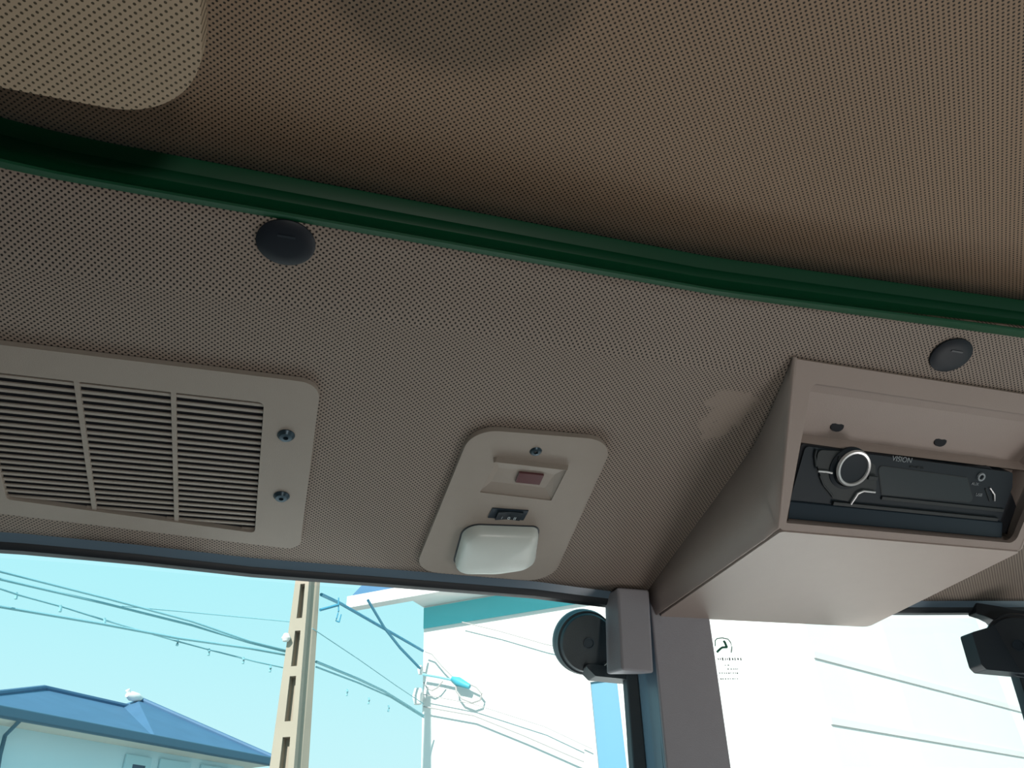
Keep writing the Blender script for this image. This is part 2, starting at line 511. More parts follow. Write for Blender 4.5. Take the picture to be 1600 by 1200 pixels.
for q in ((447, 680), (440, 775)):
    a, b = H(*q); screw(HL, a, b, .0052, vt, TH)

# ------------------------------------------------------------------ dome light panel
dl = thing('dome_light', 'rounded beige dome light panel with rocker switch and milky lens between vent and console', 'dome light', loc=HL(.155, .48))
q0, q1, q2, q3 = H(737, 670), H(961, 688), H(861, 910), H(647, 892)
pl = rounded([q0, q1, q2, q3], [.019, .019, .021, .019], 10)
pk = [H(777, 720), H(886, 733), H(861, 782), H(750, 769)]
mb = MB(); mb.prism(HL, pl, .0003, TD, [pk]); mb.build('faceplate', M_BEIGE, dl, bevel=.0018, seg=3)
# sloped pocket: deep along the top edge
mb = MB()
P0, P1_, P2, P3 = pk
mi = lambda p, q, t: (p[0] + (q[0] - p[0]) * t, p[1] + (q[1] - p[1]) * t)
c_t0 = mi(P0, P3, .30); c_t1 = mi(P1_, P2, .30)
f0 = mi(c_t0, c_t1, .10); f1 = mi(c_t0, c_t1, .90); g0 = mi(mi(P0, P3, .74), mi(P1_, P2, .74), .10); g1 = mi(mi(P0, P3, .74), mi(P1_, P2, .74), .86)
cF = .0009
quads = [((*P0, TD - .001), (*P1_, TD - .001), (*f1, cF), (*f0, cF)), ((*f0, cF), (*f1, cF), (*g1, cF), (*g0, cF)),
         ((*g0, cF), (*g1, cF), (*P2, TD - .001), (*P3, TD - .001)), ((*P0, TD - .001), (*f0, cF), (*g0, cF), (*P3, TD - .001)),
         ((*f1, cF), (*P1_, TD - .001), (*P2, TD - .001), (*g1, cF))]
for q in quads: mb.quad(*[HL(*p) for p in q])
mb.build('pocket', M_BEIGE, dl, smooth=False)
# brow over the pocket
mb = MB(); br0, br1, br2, br3 = H(777, 713), H(889, 727), H(884, 735, TD + .004), H(771, 723, TD + .004)
mb.hexa([HL(*br0, TD - .001), HL(*br1, TD - .001), HL(*br2, TD - .001), HL(*br3, TD - .001),
         HL(*mi(br0, br3, .55), TD + .004), HL(*mi(br1, br2, .55), TD + .004), HL(*mi(br1, br2, .98), TD + .004), HL(*mi(br0, br3, .98), TD + .004)])
mb.build('brow', M_BEIGE, dl, bevel=.0008)
i0, i1, i2, i3 = [HL.px(x_, y_, .002) for x_, y_ in ((811, 738), (850, 742), (843, 757), (805, 753))]
mb = MB(); mb.prism(HL, [i0, i1, i2, i3], .0008, .0026); mb.build('indicator_lens', M_RED, dl, bevel=.0003)['label'] = 'smoked red indicator lens'
a, b = H(837, 705); screw(HL, a, b, .0046, dl, TD - .001)
# rocker switch
s0, s1, s2, s3 = [HL.px(x_, y_, TD) for x_, y_ in ((769, 793), (826, 797), (818, 812), (762, 808))]
mb = MB(); mb.prism(HL, [s0, s1, s2, s3], TD - .003, TD + .0008); sw = mb.build('rocker_switch', M_BLACKG, dl, bevel=.0003)
sw['label'] = 'black three-position rocker switch'
mb = MB(); t0, t1, t2, t3 = mi(mi(s0, s1, .18), mi(s3, s2, .18), .12), mi(mi(s0, s1, .86), mi(s3, s2, .86), .12), mi(mi(s0, s1, .86), mi(s3, s2, .86), .9), mi(mi(s0, s1, .18), mi(s3, s2, .18), .9)
m0, m1 = mi(t0, t1, .5), mi(t3, t2, .5)
mb.hexa([HL(*t0, TD), HL(*m0, TD), HL(*m1, TD), HL(*t3, TD), HL(*t0, TD + .003), HL(*m0, TD + .0016), HL(*m1, TD + .0016), HL(*t3, TD + .003)])
mb.hexa([HL(*m0, TD), HL(*t1, TD), HL(*t2, TD), HL(*m1, TD), HL(*m0, TD + .0016), HL(*t1, TD + .0022), HL(*t2, TD + .0022), HL(*m1, TD + .0016)])
mb.build('rocker', M_RADIO, sw, smooth=False)
for tx, f_ in (('I', .22), ('0', .5), ('II', .74)):
    p = mi(mi(t0, t1, f_), mi(t3, t2, f_), .62)
    text_mesh('switch_marking', tx, HL, p[0], p[1], TD + .0032, .0042, M_WPRINT if tx != 'I' else M_PRINT, sw)
# milky lens: pillow
l_out = [H(738, 818), H(838, 822), H(824, 880), H(770, 894), H(713, 884), H(716, 845)]
lo = rounded([H(726, 819, TD), H(841, 823, TD), H(836, 884, TD + .006), H(775, 893, TD + .006), H(709, 887, TD + .003)], [.012, .006, .013, .03, .008], 8)
mb = MB(); mb.prism(HL, [(p[0], p[1]) for p in inset(lo, -.0012)], TD - .0015, TD + .0004); mb.build('lens_seat', M_BLACK, dl)
mb = MB(); rg = []
cx_ = sum(p[0] for p in lo) / len(lo); cy_ = sum(p[1] for p in lo) / len(lo)
for k_, c in ((1, TD - .001), (1, TD + .004), (.985, TD + .0065), (.95, TD + .0085), (.88, TD + .0102), (.76, TD + .0115), (.6, TD + .0123), (.4, TD + .0128), (.2, TD + .013)):
    rg.append([mb.bm.verts.new(HL(cx_ + (p[0] - cx_) * k_, cy_ + (p[1] - cy_) * k_, c)) for p in lo])
n_ = len(lo)
for i in range(len(rg) - 1):
    for k in range(n_): mb.bm.faces.new((rg[i][k], rg[i][(k + 1) % n_], rg[i + 1][(k + 1) % n_], rg[i + 1][k]))
cv = mb.bm.verts.new(HL(cx_, cy_, TD + .0131))
for k in range(n_): mb.bm.faces.new((rg[-1][k], rg[-1][(k + 1) % n_], cv))
mb.build('lamp_lens', M_LENS, dl)['label'] = 'milky white pillow-shaped lamp lens'

# ------------------------------------------------------------------ radio console
ct = thing('radio_console', 'beige overhead console box hanging from the headliner right of the pillar', 'console', loc=(.4, .45, .22))
TLc = V3((.287, .3115, .2645)); BLc = V3((.310, .395, .190))
sdir = V3((0, BLc.y - TLc.y, BLc.z - TLc.z)).normalized()
CF = Frame((0, TLc.y, TLc.z), (1, 0, 0), sdir, V3((0, -1, 0)).cross(V3((0, 0, 0))) if False else sdir.cross(V3((1, 0, 0))))
if CF.c.y > 0: CF.c = -CF.c                           # out of the sloping front, towards the driver
ZU = .190; SL = (BLc - V3((0, TLc.y, TLc.z))).dot(sdir)
XL0, XL1, XR1, XR0 = .287, .3095, .510, .516          # left edge at headliner / underside, right likewise
YB = .576
# shell: left cheek, right cheek, underside, front rim with opening
oa0, oa1 = CF.px(1268, 600), CF.px(1229, 816)
OL0, OL1 = oa0[0], oa1[0]; OS0, OS1 = CF.px(1400, 618)[1], CF.px(1400, 841)[1] - .004
OR0, OR1 = .508, .503
front = rounded([(XL0, 0), (XR0, 0), (XR1, SL), (XL1, SL)], [.001, .001, .004, .004], 4)
openg = rounded([(OL0, OS0), (OR0, OS0), (OR1, OS1), (OL1, OS1)], [.004, .010, .006, .001], 6)
mb = MB(); mb.prism(CF, front, -.004, 0, [openg]); 
mb.build('front_rim', M_BOX, ct, bevel=.0012, seg=3)
mb = MB(); HN = HL.c
def hz(x_, y_):                                       # headliner height above a point of the plan
    p = V3((x_, y_, 0)); k = (HL.o - p).dot(HL.c) / HL.c.z; return k
def cheek(x0, x1, inn):
    """side wall from the front edge back to the window line, curved in at the headliner like the moulding"""
    ys_ = [TLc.y + (YB - TLc.y) * k / 16 for k in range(17)]
    g = []
    for k, y_ in enumerate(ys_):
        t = min(1, (y_ - TLc.y) / (BLc.y - TLc.y)); tb = max(0, (y_ - BLc.y) / (YB - BLc.y)); zb = TLc.z + (ZU - TLc.z) * t
        zt = hz(.3, y_) + .002
        bow = .0 if inn else .004 * math.sin(PI * min(1, t)) 
        top = V3((x0 + (.016 * min(1, t * 1.1) * (1 if x1 > x0 else -1)), y_, max(zt, zb + .001)))
        bot = V3((x0 + (x1 - x0) * t + (.012 * tb if x0 > .4 else 0), y_, zb))
        g.append([top, top.lerp(bot, .5) + V3((bow * (1 if x1 > x0 else -1) * .4, 0, 0)), bot])
    vv = [[mb.bm.verts.new(p) for p in r_] for r_ in g]
    for i in range(16):
        for k in range(2): mb.bm.faces.new((vv[i][k], vv[i + 1][k], vv[i + 1][k + 1], vv[i][k + 1]))
for xx0, xx1 in ((XL0, XL1), (XR0, XR1)):
    mb = MB(); cheek(xx0, xx1, 0)
    sh = mb.build('cheek_panel', M_BOX, ct)
    s_ = sh.modifiers.new('t', 'SOLIDIFY'); s_.thickness = .0025; s_.offset = 0
yb1 = aty(1040, 961, YB - .001)
mb = MB(); UNF = Frame((0, 0, ZU), (1, 0, 0), (0, 1, 0), (0, 0, -1))
mb.prism(UNF, rounded([(XL1 + .001, BLc.y), (XR1 - .001, BLc.y), (.522, YB + .002), (XL1 + .002, YB + .002)], [.003, .003, .006, .006], 4), -.003, .0012)
mb.build('underside', M_BOX, ct, bevel=.001, seg=3)['label'] = 'flat pale underside with faint scuffs'
# recess: inner tray behind the opening
mb = MB()
D0 = .020                                             # depth of the sloping back above the radio
RB = CF.px(1400, 700, -.024)[1]
LG0, LG1 = CF.px(1255, 684, -.016)[1], CF.px(1262, 696, -.010)[1]
ptsA = [(OS0 - .002, -.0035), (OS0 + .007, -.0088), (LG0 - .001, -.020), (LG0 + .001, -.0165), (LG1, -.0135), (LG1 + .002, -.022), (OS1 + .0, -.022), (OS1 + .001, -.0035)]
xs = [OL0 - .004, .36, .44, OR0 - .003, OR0 + .003]
vv = []
for j, x_ in enumerate(xs):
    row = []
    for (s0_, c0_) in ptsA:
        xx = x_ + (.018 * (s0_ - OS0) / (OS1 - OS0) if j == 0 else 0); cc = c0_
        if j == 4: cc = -.0035; xx = OR0 + .002
        row.append(mb.bm.verts.new(CF(xx, s0_, cc)))
    vv.append(row)
for j in range(4):
    for k in range(len(ptsA) - 1): mb.bm.faces.new((vv[j][k], vv[j + 1][k], vv[j + 1][k + 1], vv[j][k + 1]))
mb.bm.faces.new(vv[0])
mb.build('recess_tray', M_BOX, ct, smooth=False)
for q in ((1308, 666), (1470, 690)):
    a, b = CF.px(*q, -.0165); hc_ = -.0088 - (b - OS0 - .007) / (LG0 - .001 - OS0 - .007) * .0112
    mb = MB(); mb.lathe(CF, a, b, [(0, hc_ + .0004), (.003, hc_ + .0007), (.0042, hc_ + .0005), (.0042, hc_ - .003)], 16, sx=1.2, sy=.9); mb.build('screw_hole', M_DARK, ct)
# dark ragged cut-out round the radio
co = [CF.px(x_, y_, -.0125) for x_, y_ in ((1250, 692), (1395, 712), (1500, 727), (1543, 728), (1566, 745), (1580, 775), (1589, 800), (1586, 822), (1575, 835), (1562, 830), (1400, 800), (1235, 780))]
mb = MB(); mb.prism(CF, rounded(co, .002, 3), -.0218, -.0112); mb.build('cutout_edge', M_DARK, ct, smooth=False)

# ------------------------------------------------------------------ car radio
RC = -.010
R_ = lambda x_, y_, c=RC: CF.px(x_, y_, c)
rd = thing('car_radio', 'black single-height car radio with silver ringed knob in the console recess', 'radio', loc=CF(.41, .08, RC))
ra0 = .319; ra1 = R_(1568, 800)[0]; rs0 = LG1 + .0006; rs1 = R_(1400, 806)[1]
mb = MB(); mb.prism(CF, rounded([(ra0, rs0), (ra1 - .004, rs0 + .001), (ra1, rs0 + .012), (ra1, rs1), (ra0, rs1)], .003, 4), RC - .012, RC); mb.build('faceplate', M_RADIO, rd, bevel=.0008, seg=2)
# lower trim lip
tb0, tb1 = R_(1400, 800, RC + .002)[1], R_(1400, 826, RC + .004)[1]
mb = MB(); mb.hexa([CF(ra0 - .003, tb0, RC - .004), CF(ra1 + .002, tb0, RC - .004), CF(ra1 + .002, tb1, RC - .006), CF(ra0 - .003, tb1, RC - .006),
                    CF(ra0 - .001, tb0, RC + .0015), CF(ra1 + .001, tb0, RC + .0015), CF(ra1 + .002, tb1, RC + .0045), CF(ra0 - .004, tb1, RC + .0045)])
mb.build('trim_ring', M_BLACKG, rd, bevel=.001)
# display with pale outline
d0, d1, d2, d3 = R_(1372, 728), R_(1510, 747), R_(1520, 784), R_(1378, 772)
mb = MB(); mb.prism(CF, rounded([d0, d1, d2, d3], .002, 4), RC, RC + .0004); dsp = mb.build('display', M_DISP, rd)
ol = rounded([d0, d1, d2, d3], .002, 4)
mb = MB(); mb.prism(CF, inset(ol, -.0006), RC, RC + .0003, [ol]); mb.build('display_border', M_RADIO2, dsp)
# shelf of buttons under the display
for (xa, ya, xb, yb, th_) in ((1376, 778, 1567, 796, .0012), (1300, 783, 1556, 812, .0020)):
    pa, pb = R_(xa, ya), R_(xb, yb)
    mb = MB(); mb.box(CF, pa[0], pb[0], (pa[1] + pb[1]) / 2 - .0012, (pa[1] + pb[1]) / 2 + .0014, RC - .001, RC + th_); mb.build('button_bar', M_RADIO2, rd, bevel=.0004)
# knob cluster
kx, ky = R_(1334, 732, RC + .0045)
clus = [R_(*q) for q in ((1277, 702), (1310, 704), (1345, 712), (1366, 726), (1368, 768), (1345, 768), (1332, 784), (1300, 778), (1282, 748), (1274, 722))]
mb = MB(); mb.prism(CF, rounded(clus, .003, 4), RC - .001, RC + .0012); mb.build('control_pod', M_RADIO2, rd, bevel=.0004)
mb = MB(); mb.lathe(CF, kx - .001, ky + .0012, [(.0148, RC), (.0148, RC + .0018), (.0125, RC + .0026), (.0121, RC + .004)], 48); kb = mb.build('volume_knob', M_RADIO, rd)
mb = MB(); mb.lathe(CF, kx, ky, [(.0121, RC + .0030), (.0128, RC + .0042), (.0120, RC + .0056), (.0106, RC + .0054), (.0102, RC + .0042)], 48); mb.build('chrome_ring', M_SILVER, kb)['label'] = 'silver ring round the knob'
mb = MB(); mb.lathe(CF, kx, ky, [(.0104, RC + .0044), (.007, RC + .0042), (0, RC + .0040)], 40); mb.build('knob_face', M_RADIO, kb)
for pts_ in (((1278, 736), (1291, 737), (1300, 739)), ((1329, 788), (1340, 771), (1349, 767), (1367, 769))):
    mb = MB(); mb.tube([CF(*R_(*q, RC + .0022), RC + .0024) for q in pts_], .0007, 8); mb.build('silver_trim', M_SILVER, rd)['label'] = 'thin silver accent'
for q in ((1356, 742, 1369, 748), (1309, 712, 1313, 716)):
    p0, p1 = R_(q[0], q[1], RC + .002), R_(q[2], q[3], RC + .002)
    mb = MB(); mb.box(CF, p0[0], p1[0], p0[1], p0[1] + .003, RC + .002, RC + .0035); mb.build('push_button', M_RADIO2, rd, bevel=.0005)
for pts_ in (((1274, 702), (1272, 712), (1274, 728)), ((1280, 742), (1286, 757), (1300, 774))):
    mb = MB(); mb.tube([CF(*R_(*q, RC), RC + .0006) for q in pts_], .0009, 8); mb.build('pod_edge', M_RADIO2, rd)
# aux jack and usb
a, b = R_(1532, 745)
mb = MB(); mb.lathe(CF, a, b, [(.0018, RC - .001), (.0018, RC + .0012), (.003, RC + .0012), (.0032, RC)], 24); mb.build('aux_jack', M_PRINT, rd)
u0, u1 = R_(1541, 762), R_(1549, 783)
mb = MB(); mb.tube([CF(*R_(1546, 762), RC + .0005), CF(*R_(1552, 772), RC + .001), CF(*R_(1553, 782), RC + .0005)], .0006, 8); mb.build('usb_cover', M_SILVER, rd)
mb = MB(); mb.tube([CF(*R_(1539, 763), RC + .0003), CF(*R_(1546, 783), RC + .0003)], .0005, 6); mb.build('usb_slot', M_RADIO2, rd)
def face_text(t, x_, y_, size, m=M_PRINT):
    a, b = R_(x_, y_); text_mesh('printed_text', t, CF, a, b, RC + .0003, size, m, rd)
face_text('VISION', 1409, 718, .0052)
face_text('MP3 USB SD', 1432, 730, .0022, M_RADIO2)
face_text('AUX', 1523, 756, .0030)
face_text('USB', 1529, 773, .0034)
face_text('EJECT', 1346, 795, .0024, M_PRINT)

# ------------------------------------------------------------------ window header frames along the window line
WF = []
for (a, b) in WL:
    p = HL(a, b); WF.append(p)


def wall_y(a):
    b = wlb(a); return HL(a, b)


def header(name, a0, a1, parent, m_hi, m_lo, drop_hi, drop_lo, n=24):
    """two-step window header: a sloping black face, sky reflection in its colour, then a rubber seal below it"""
    for nm, m, prf in (('header_face', m_hi, [(-.002, .0012), (.0, -.0012), (.0035, -drop_hi), (.012, -drop_hi), (.014, .004)]),
                       ('glass_seal', m_lo, [(.003, -drop_hi + .0005), (.0032, -drop_hi - .0008), (.006, -drop_lo), (.013, -drop_lo), (.015, -drop_hi + .002)])):
        mb = MB(); rg = []
        for i in range(n + 1):
            a = a0 + (a1 - a0) * i / n; p = wall_y(a)
            rg.append([mb.bm.verts.new(p + V3((0, dy, dz))) for dy, dz in prf])
        for i in range(n):
            for k in range(len(prf)): mb.bm.faces.new((rg[i][k], rg[i + 1][k], rg[i + 1][(k + 1) % len(prf)], rg[i][(k + 1) % len(prf)]))
        mb.bm.faces.new(rg[0]); mb.bm.faces.new(rg[-1][::-1])
        mb.build(nm, m, parent)


def win_frame(name):
    o = bpy.data.objects.new(name, None); link(o); tag(o, kind='structure'); return o


def glass_mat(name, tint):
    m = bpy.data.materials.new(name); m.use_nodes = True; t = m.node_tree; t.nodes.clear()
    o = t.nodes.new('ShaderNodeOutputMaterial'); tr = t.nodes.new('ShaderNodeBsdfTransparent'); gl = t.nodes.new('ShaderNodeBsdfGlossy'); mx = t.nodes.new('ShaderNodeMixShader')
    fr = t.nodes.new('ShaderNodeFresnel'); fr.inputs[0].default_value = 1.35
    tr.inputs[0].default_value = (*tint, 1); gl.inputs['Roughness'].default_value = .02
    t.links.new(fr.outputs[0], mx.inputs[0]); t.links.new(tr.outputs[0], mx.inputs[1]); t.links.new(gl.outputs[0], mx.inputs[2]); t.links.new(mx.outputs[0], o.inputs[0])
    return m


M_GLASS = glass_mat('tinted_window_glass', (.93, .99, .985))
GOFF = .012
LOWZ = -.42


def pane(name, a0, a1, parent, n=12):
    mb = MB()
    for i in range(n):
        pa, pb = wall_y(a0 + (a1 - a0) * i / n), wall_y(a0 + (a1 - a0) * (i + 1) / n)
        pa = V3((pa.x, pa.y + GOFF, pa.z)); pb = V3((pb.x, pb.y + GOFF, pb.z))
        mb.quad(V3((pa.x, pa.y, LOWZ)), V3((pb.x, pb.y, LOWZ)), pb + V3((0, 0, -.012)), pa + V3((0, 0, -.012)))
    return mb.build(name, M_GLASS, parent)


def apx(x_, y_, yy): return aty(x_, y_, yy).x


PILL_L = .306; PILL_R = .40
w1 = win_frame('window_1'); header('h', -.60, .275, w1, M_FRAMESKY, M_SEAL, .0052, .0090); pane('pane', -.60, .335, w1)
w2 = win_frame('window_2'); header('h', .31, .95, w2, M_FRAMESKY, M_SEAL, .0050, .0088); pane('pane', .335, .95, w2)
# corner filler of window 2 (rounded) and its far upright
yy2 = wall_y(.66).y + .006
W2F = Frame((0, yy2, 0), (1, 0, 0), (0, 0, -1), (0, -1, 0))
ptsc = [(1520, 960), (1536, 965), (1548, 971), (1556, 980), (1560, 992), (1584, 1046), (1600, 1098), (1630, 1200), (1660, 1300), (1760, 1300), (1720, 930), (1520, 930)]
mb = MB(); mb.prism(W2F, [W2F.px(*q) for q in ptsc], -.006, .004); mb.build('corner_seal', M_SEAL, w2, bevel=.001)

# ------------------------------------------------------------------ pillar
pil = thing('window_pillar', 'beige trimmed upright pillar between the two side windows', 'pillar', loc=(.35, .57, -.1))
yp = .5765
PF = Frame((0, yp, 0), (1, 0, 0), (0, 0, -1), (0, -1, 0))
XLt, XRt = PF.px(1018, 950), PF.px(1107, 950); XLb, XRb = PF.px(1042, 1200), PF.px(1143, 1200)


def ext(p, q, z): t = (z - p[1]) / (q[1] - p[1]); return (p[0] + (q[0] - p[0]) * t, z)


ztop, zbot = -.2085, .45
A_, B_, C_, D_ = ext(XLt, XLb, ztop), ext(XRt, XRb, ztop), ext(XRt, XRb, zbot), ext(XLt, XLb, zbot)
mb = MB(); mb.prism(PF, [A_, B_, C_, D_], -.030, 0); mb.build('front_trim', M_PILLAR, pil, bevel=.0015, seg=3)
# side return of the trim (window light put into its colour) and its seal
SF = PF
r0, r1 = PF.px(1000, 1062, -.02), PF.px(1013, 1200, -.02)
e0, e1 = ext(r0, r1, ztop), ext(r0, r1, zbot)
mb = MB(); mb.hexa([PF(*A_, -.002), PF(*D_, -.002), PF(*D_, -.035), PF(*A_, -.035), PF(*e0, -.020), PF(*e1, -.020), PF(*e1, -.035), PF(*e0, -.035)])
mb.build('side_return', M_FRAMESKY, pil, bevel=.001)
k0, k1 = PF.px(980, 1065, -.026), PF.px(990, 1200, -.026); f0, f1 = ext(k0, k1, ztop), ext(k0, k1, zbot)
mb = MB(); mb.hexa([PF(*f0, -.036), PF(*e0, -.036), PF(*e1, -.036), PF(*f1, -.036), PF(*f0, -.026), PF(*e0, -.022), PF(*e1, -.022), PF(*f1, -.026)])
mb.build('rubber_seal', M_SEAL, pil, bevel=.0015)
# stub cover at the pillar's head
st = [PF.px(*q, .012) for q in ((965, 917), (1014, 921), (1022, 1052), (972, 1047))]
sb = [PF.px(*q, -.012) for q in ((944, 930), (1014, 935), (1022, 1054), (947, 1054))]
mb = MB(); mb.hexa([PF(*p, -.012) for p in (sb[0], (A_[0] + .001, sb[1][1]), (st[2][0] + .001, sb[2][1]), sb[3])] + [PF(*p, .012) for p in st])
mb.build('head_cover', M_PILLAR, pil, bevel=.0022, seg=3)

# ------------------------------------------------------------------ hinge covers outside the glass corners


def disc_cover(name, px_c, px_edge, label, yy, tilt, base=None):
    c = aty(*px_c, yy); n = (V3((0, 0, 0)) - c).normalized(); n = (n + V3(tilt)).normalized()
    ax = V3((0, 0, 1)).cross(n).normalized(); ay = n.cross(ax)
    F = Frame(c, ax, ay, n)
    rad = (onplane(*px_edge, c, n) - c).length
    t = thing(name, label, 'hinge cover', 'window hinge covers', c)
    mb = MB(); mb.lathe(F, 0, 0, [(0, .0), (rad * .30, .0), (rad * .84, -.0005), (rad * .88, -.002), (rad * .90, -.0045), (rad * .96, -.005), (rad * .98, -.010), (rad, -.0115), (rad, -.018), (rad * .9, -.024), (0, -.024)], 56)
    mb.build('disc', M_BLACK, t)
    mb = MB(); mb.lathe(F, 0, 0, [(rad * .18, .0), (rad * .18, .0012), (rad * .14, .0012), (rad * .13, .0004), (0, .0004)], 32); mb.build('centre_boss', M_BLACKG, t)
    return t, F, rad


t1, DF, dr = disc_cover('hinge_cover', (920, 1005), (872, 1005), 'round black ribbed window hinge cover left of the pillar', .605, (.32, .10, -.05))
mb = MB(); bp_ = Frame((0, .612, 0), (1, 0, 0), (0, 0, -1), (0, -1, 0))
mb.prism(bp_, rounded([bp_.px(*q) for q in ((905, 1040), (990, 1050), (1005, 1062), (985, 1066), (925, 1060))], .002, 3), -.008, .008); mb.build('bracket', M_SEAL, t1, bevel=.001)

t2, DF2, dr2 = disc_cover('hinge_cover', (1592, 1008), (1536, 1008), 'black square-backed window hinge cover at the right edge below the console', .536, (-.1, 0, 0))
h2 = Frame((0, .548, 0), (1, 0, 0), (0, 0, -1), (0, -1, 0))
mb = MB(); mb.prism(h2, rounded([h2.px(*q) for q in ((1513, 990), (1560, 976), (1660, 980), (1660, 1060), (1600, 1054), (1536, 1048), (1528, 1040))], .003, 4), -.010, .004)
mb.build('mounting_plate', M_BLACK, t2, bevel=.0012)

# ------------------------------------------------------------------ window marking (seen from inside, so reversed)
yg = wall_y(.42).y + GOFF - .0015
GF = Frame((0, yg, 0), (1, 0, 0), (0, 0, -1), (0, -1, 0))
G = lambda x_, y_: GF.px(x_, y_)
M_GPR = mat('green_print', (.02, .16, .10), .6); M_FPR = mat('pale_green_print', (.20, .36, .30), .7); M_TPR = mat('grey_print', (.16, .20, .20), .7)
stk = thing('window_marking', 'faint green leaping deer emblem and reversed lettering printed on the right window', 'window print', loc=GF(*G(1135, 1020), .0))


def stroke(pts_, w_, m, nm, closed=False):
    mb = MB(); P_ = [GF(*G(*q), .0006) for q in pts_]
    if closed: P_.append(P_[0])
    mb.tube(P_, w_, 6); return mb.build(nm, m, stk)


stroke([(1117, 1010), (1117, 1001), (1120, 998), (1128, 997), (1137, 999), (1141, 1004), (1143, 1012), (1142, 1020)], .0005, M_FPR, 'emblem_outline')
stroke([(1120, 1019), (1125, 1014), (1128, 1012), (1135.5, 1011.5)], .0010, M_GPR, 'leaping_deer')
stroke([(1135.3, 1012), (1133.6, 1008), (1132.3, 1004.5), (1130, 1001.5)], .0010, M_GPR, 'leaping_deer')
for y_, x0_, x1_, sz in ((1030, 1121, 1156, 5), (1039.5, 1132, 1139, 2), (1045.5, 1136, 1152, 2), (1052, 1123, 1152, 2), (1061, 1125, 1152, 2)):
    mb = MB(); xx = x0_
    while xx < x1_:
        ww = random.uniform(1.4, 2.8); hh = sz * random.uniform(.3, .5)
        p0, p1 = G(xx, y_ - hh), G(xx + ww, y_ + hh)
        mb.box(GF, p0[0], p1[0], p0[1], p1[1], .0002, .0006); xx += ww + random.uniform(1.0, 2.4)
    mb.build('reversed_lettering', M_TPR, stk, smooth=False)

# ------------------------------------------------------------------ rest of the cab (behind and below the camera): floor, sills, rear panel
M_INT = mat('cab_dark_trim', (.10, .095, .09), .7)
M_FLOOR = mat('cab_floor_mat', (.12, .115, .11), .85, var=.2, bscale=40)
GRD = Frame((0, 0, 0), (1, 0, 0), (0, 1, 0), (0, 0, 1))
CX0, CX1, CY0, CY1, CB = -.66, .98, -.95, .60, -1.25


def cabbox(name, x0, x1, y0, y1, z0, z1, m):
    mb = MB(); mb.box(GRD, x0, x1, y0, y1, z0, z1); return tag(mb.build(name, m), kind='structure')


cabbox('floor', CX0, CX1, CY0, CY1, CB - .05, CB, M_FLOOR)
cabbox('wall_front', CX0 - .04, CX0, CY0, CY1, CB, .02, M_INT)
cabbox('wall_rear', CX1, CX1 + .04, CY0, CY1, CB, LOWZ + .2, M_INT)
cabbox('wall_side', CX0, CX1, CY1, CY1 + .04, CB, LOWZ, M_INT)
cabbox('wall_back', CX0, CX1, CY0 - .04, CY0, CB, -.05, M_INT)
cabbox('trim_1', CX0 - .04, CX0, CY0, CY1, .12, CZ + .03, M_INT)
cabbox('trim_2', CX1, CX1 + .04, CY0, CY1, .10, CZ + .03, M_INT)
cabbox('trim_3', CX0, CX1, CY0 - .04, CY0, .12, CZ + .03, M_INT)
cabbox('trim_4', CX0, CX0 + .08, CY0, CY0 + .06, LOWZ, .12, M_PILLAR)
cabbox('trim_5', CX1 - .08, CX1, CY0, CY0 + .06, LOWZ, .12, M_PILLAR)
cabbox('window_light_block', CX0, -.25, .575, CY1, LOWZ, .20, M_PILLAR)  # added out of view to block light from the window's left part
# roof shell above the liner
cabbox('roof', CX0 - .1, CX1 + .1, CY0 - .1, .60, CZ + .04, CZ + .12, mat('roof_green', (.01, .12, .04), .4))

# ------------------------------------------------------------------ outside
GZ = -2.3
M_GROUND = mat('pale_concrete_yard', (.42, .40, .37), .9, var=.25, bscale=8)
mb = MB(); mb.box(GRD, -60, 60, -40, 80, GZ - .1, GZ); g_ = mb.build('ground', M_GROUND); tag(g_, kind='structure')
M_WHITE = mat('white_render', (.72, .72, .71), .8, var=.03, bscale=30)
M_TEAL = mat('teal_paint', (.10, .50, .56), .7)
M_BLUEPANE = mat('pale_blue_glass', (.11, .28, .40), .5)
M_GREYW = mat('grey_moulding', (.66, .63, .62), .8)


def hdir(px_, py_):
    r = ray(px_, py_); r.z = 0; return r.normalized()


def hit_h(px_, py_, p0, d):
    """where the upright plane through p0 along d is met by the pixel ray"""
    n = d.cross(V3((0, 0, 1))); return onplane(px_, py_, p0, n)


# white building: corner A far, corner B near, second face beyond B
A = hdir(662, 1000) * 10.0
wd = ray(-3234, 1618); wd.z = 0; wd.normalize(); wd = -wd           # towards B
B = hit_h(1290, 1100, A, wd); B.z = 0
d2_ = ray(2370, 1315); d2_.z = 0; d2_.normalize()
Cc = B + d2_ * 14
ztopw = hit_h(666, 982, A, wd).z
n1 = wd.cross(V3((0, 0, 1))); n1 = -n1 if n1.dot(A) > 0 else n1      # faces the cab
BF = Frame((A.x, A.y, 0), wd, (0, 0, 1), n1)
LB = (B - A).dot(wd)
wb = thing('white_building', 'tall white rendered building with a teal band under its eaves', 'building', loc=(A.x, A.y, GZ))
back = -n1 * 8
AA, BB = V3((A.x, A.y, 0)), V3((B.x, B.y, 0))
pe = hit_h(541, 950, A + n1 * .5, wd); pe_a = (pe - A).dot(wd); rz0 = pe.z
tall = rz0 - ztopw
mb = MB()
corner = [AA, BB, V3((Cc.x, Cc.y, 0)), V3((Cc.x, Cc.y, 0)) + back, AA + back]
lo_ = [mb.bm.verts.new(V3((p.x, p.y, GZ))) for p in corner]; hi_ = [mb.bm.verts.new(V3((p.x, p.y, rz0 + (3.0 if k_ == 2 or k_ == 3 else .05)))) for k_, p in enumerate(corner)]
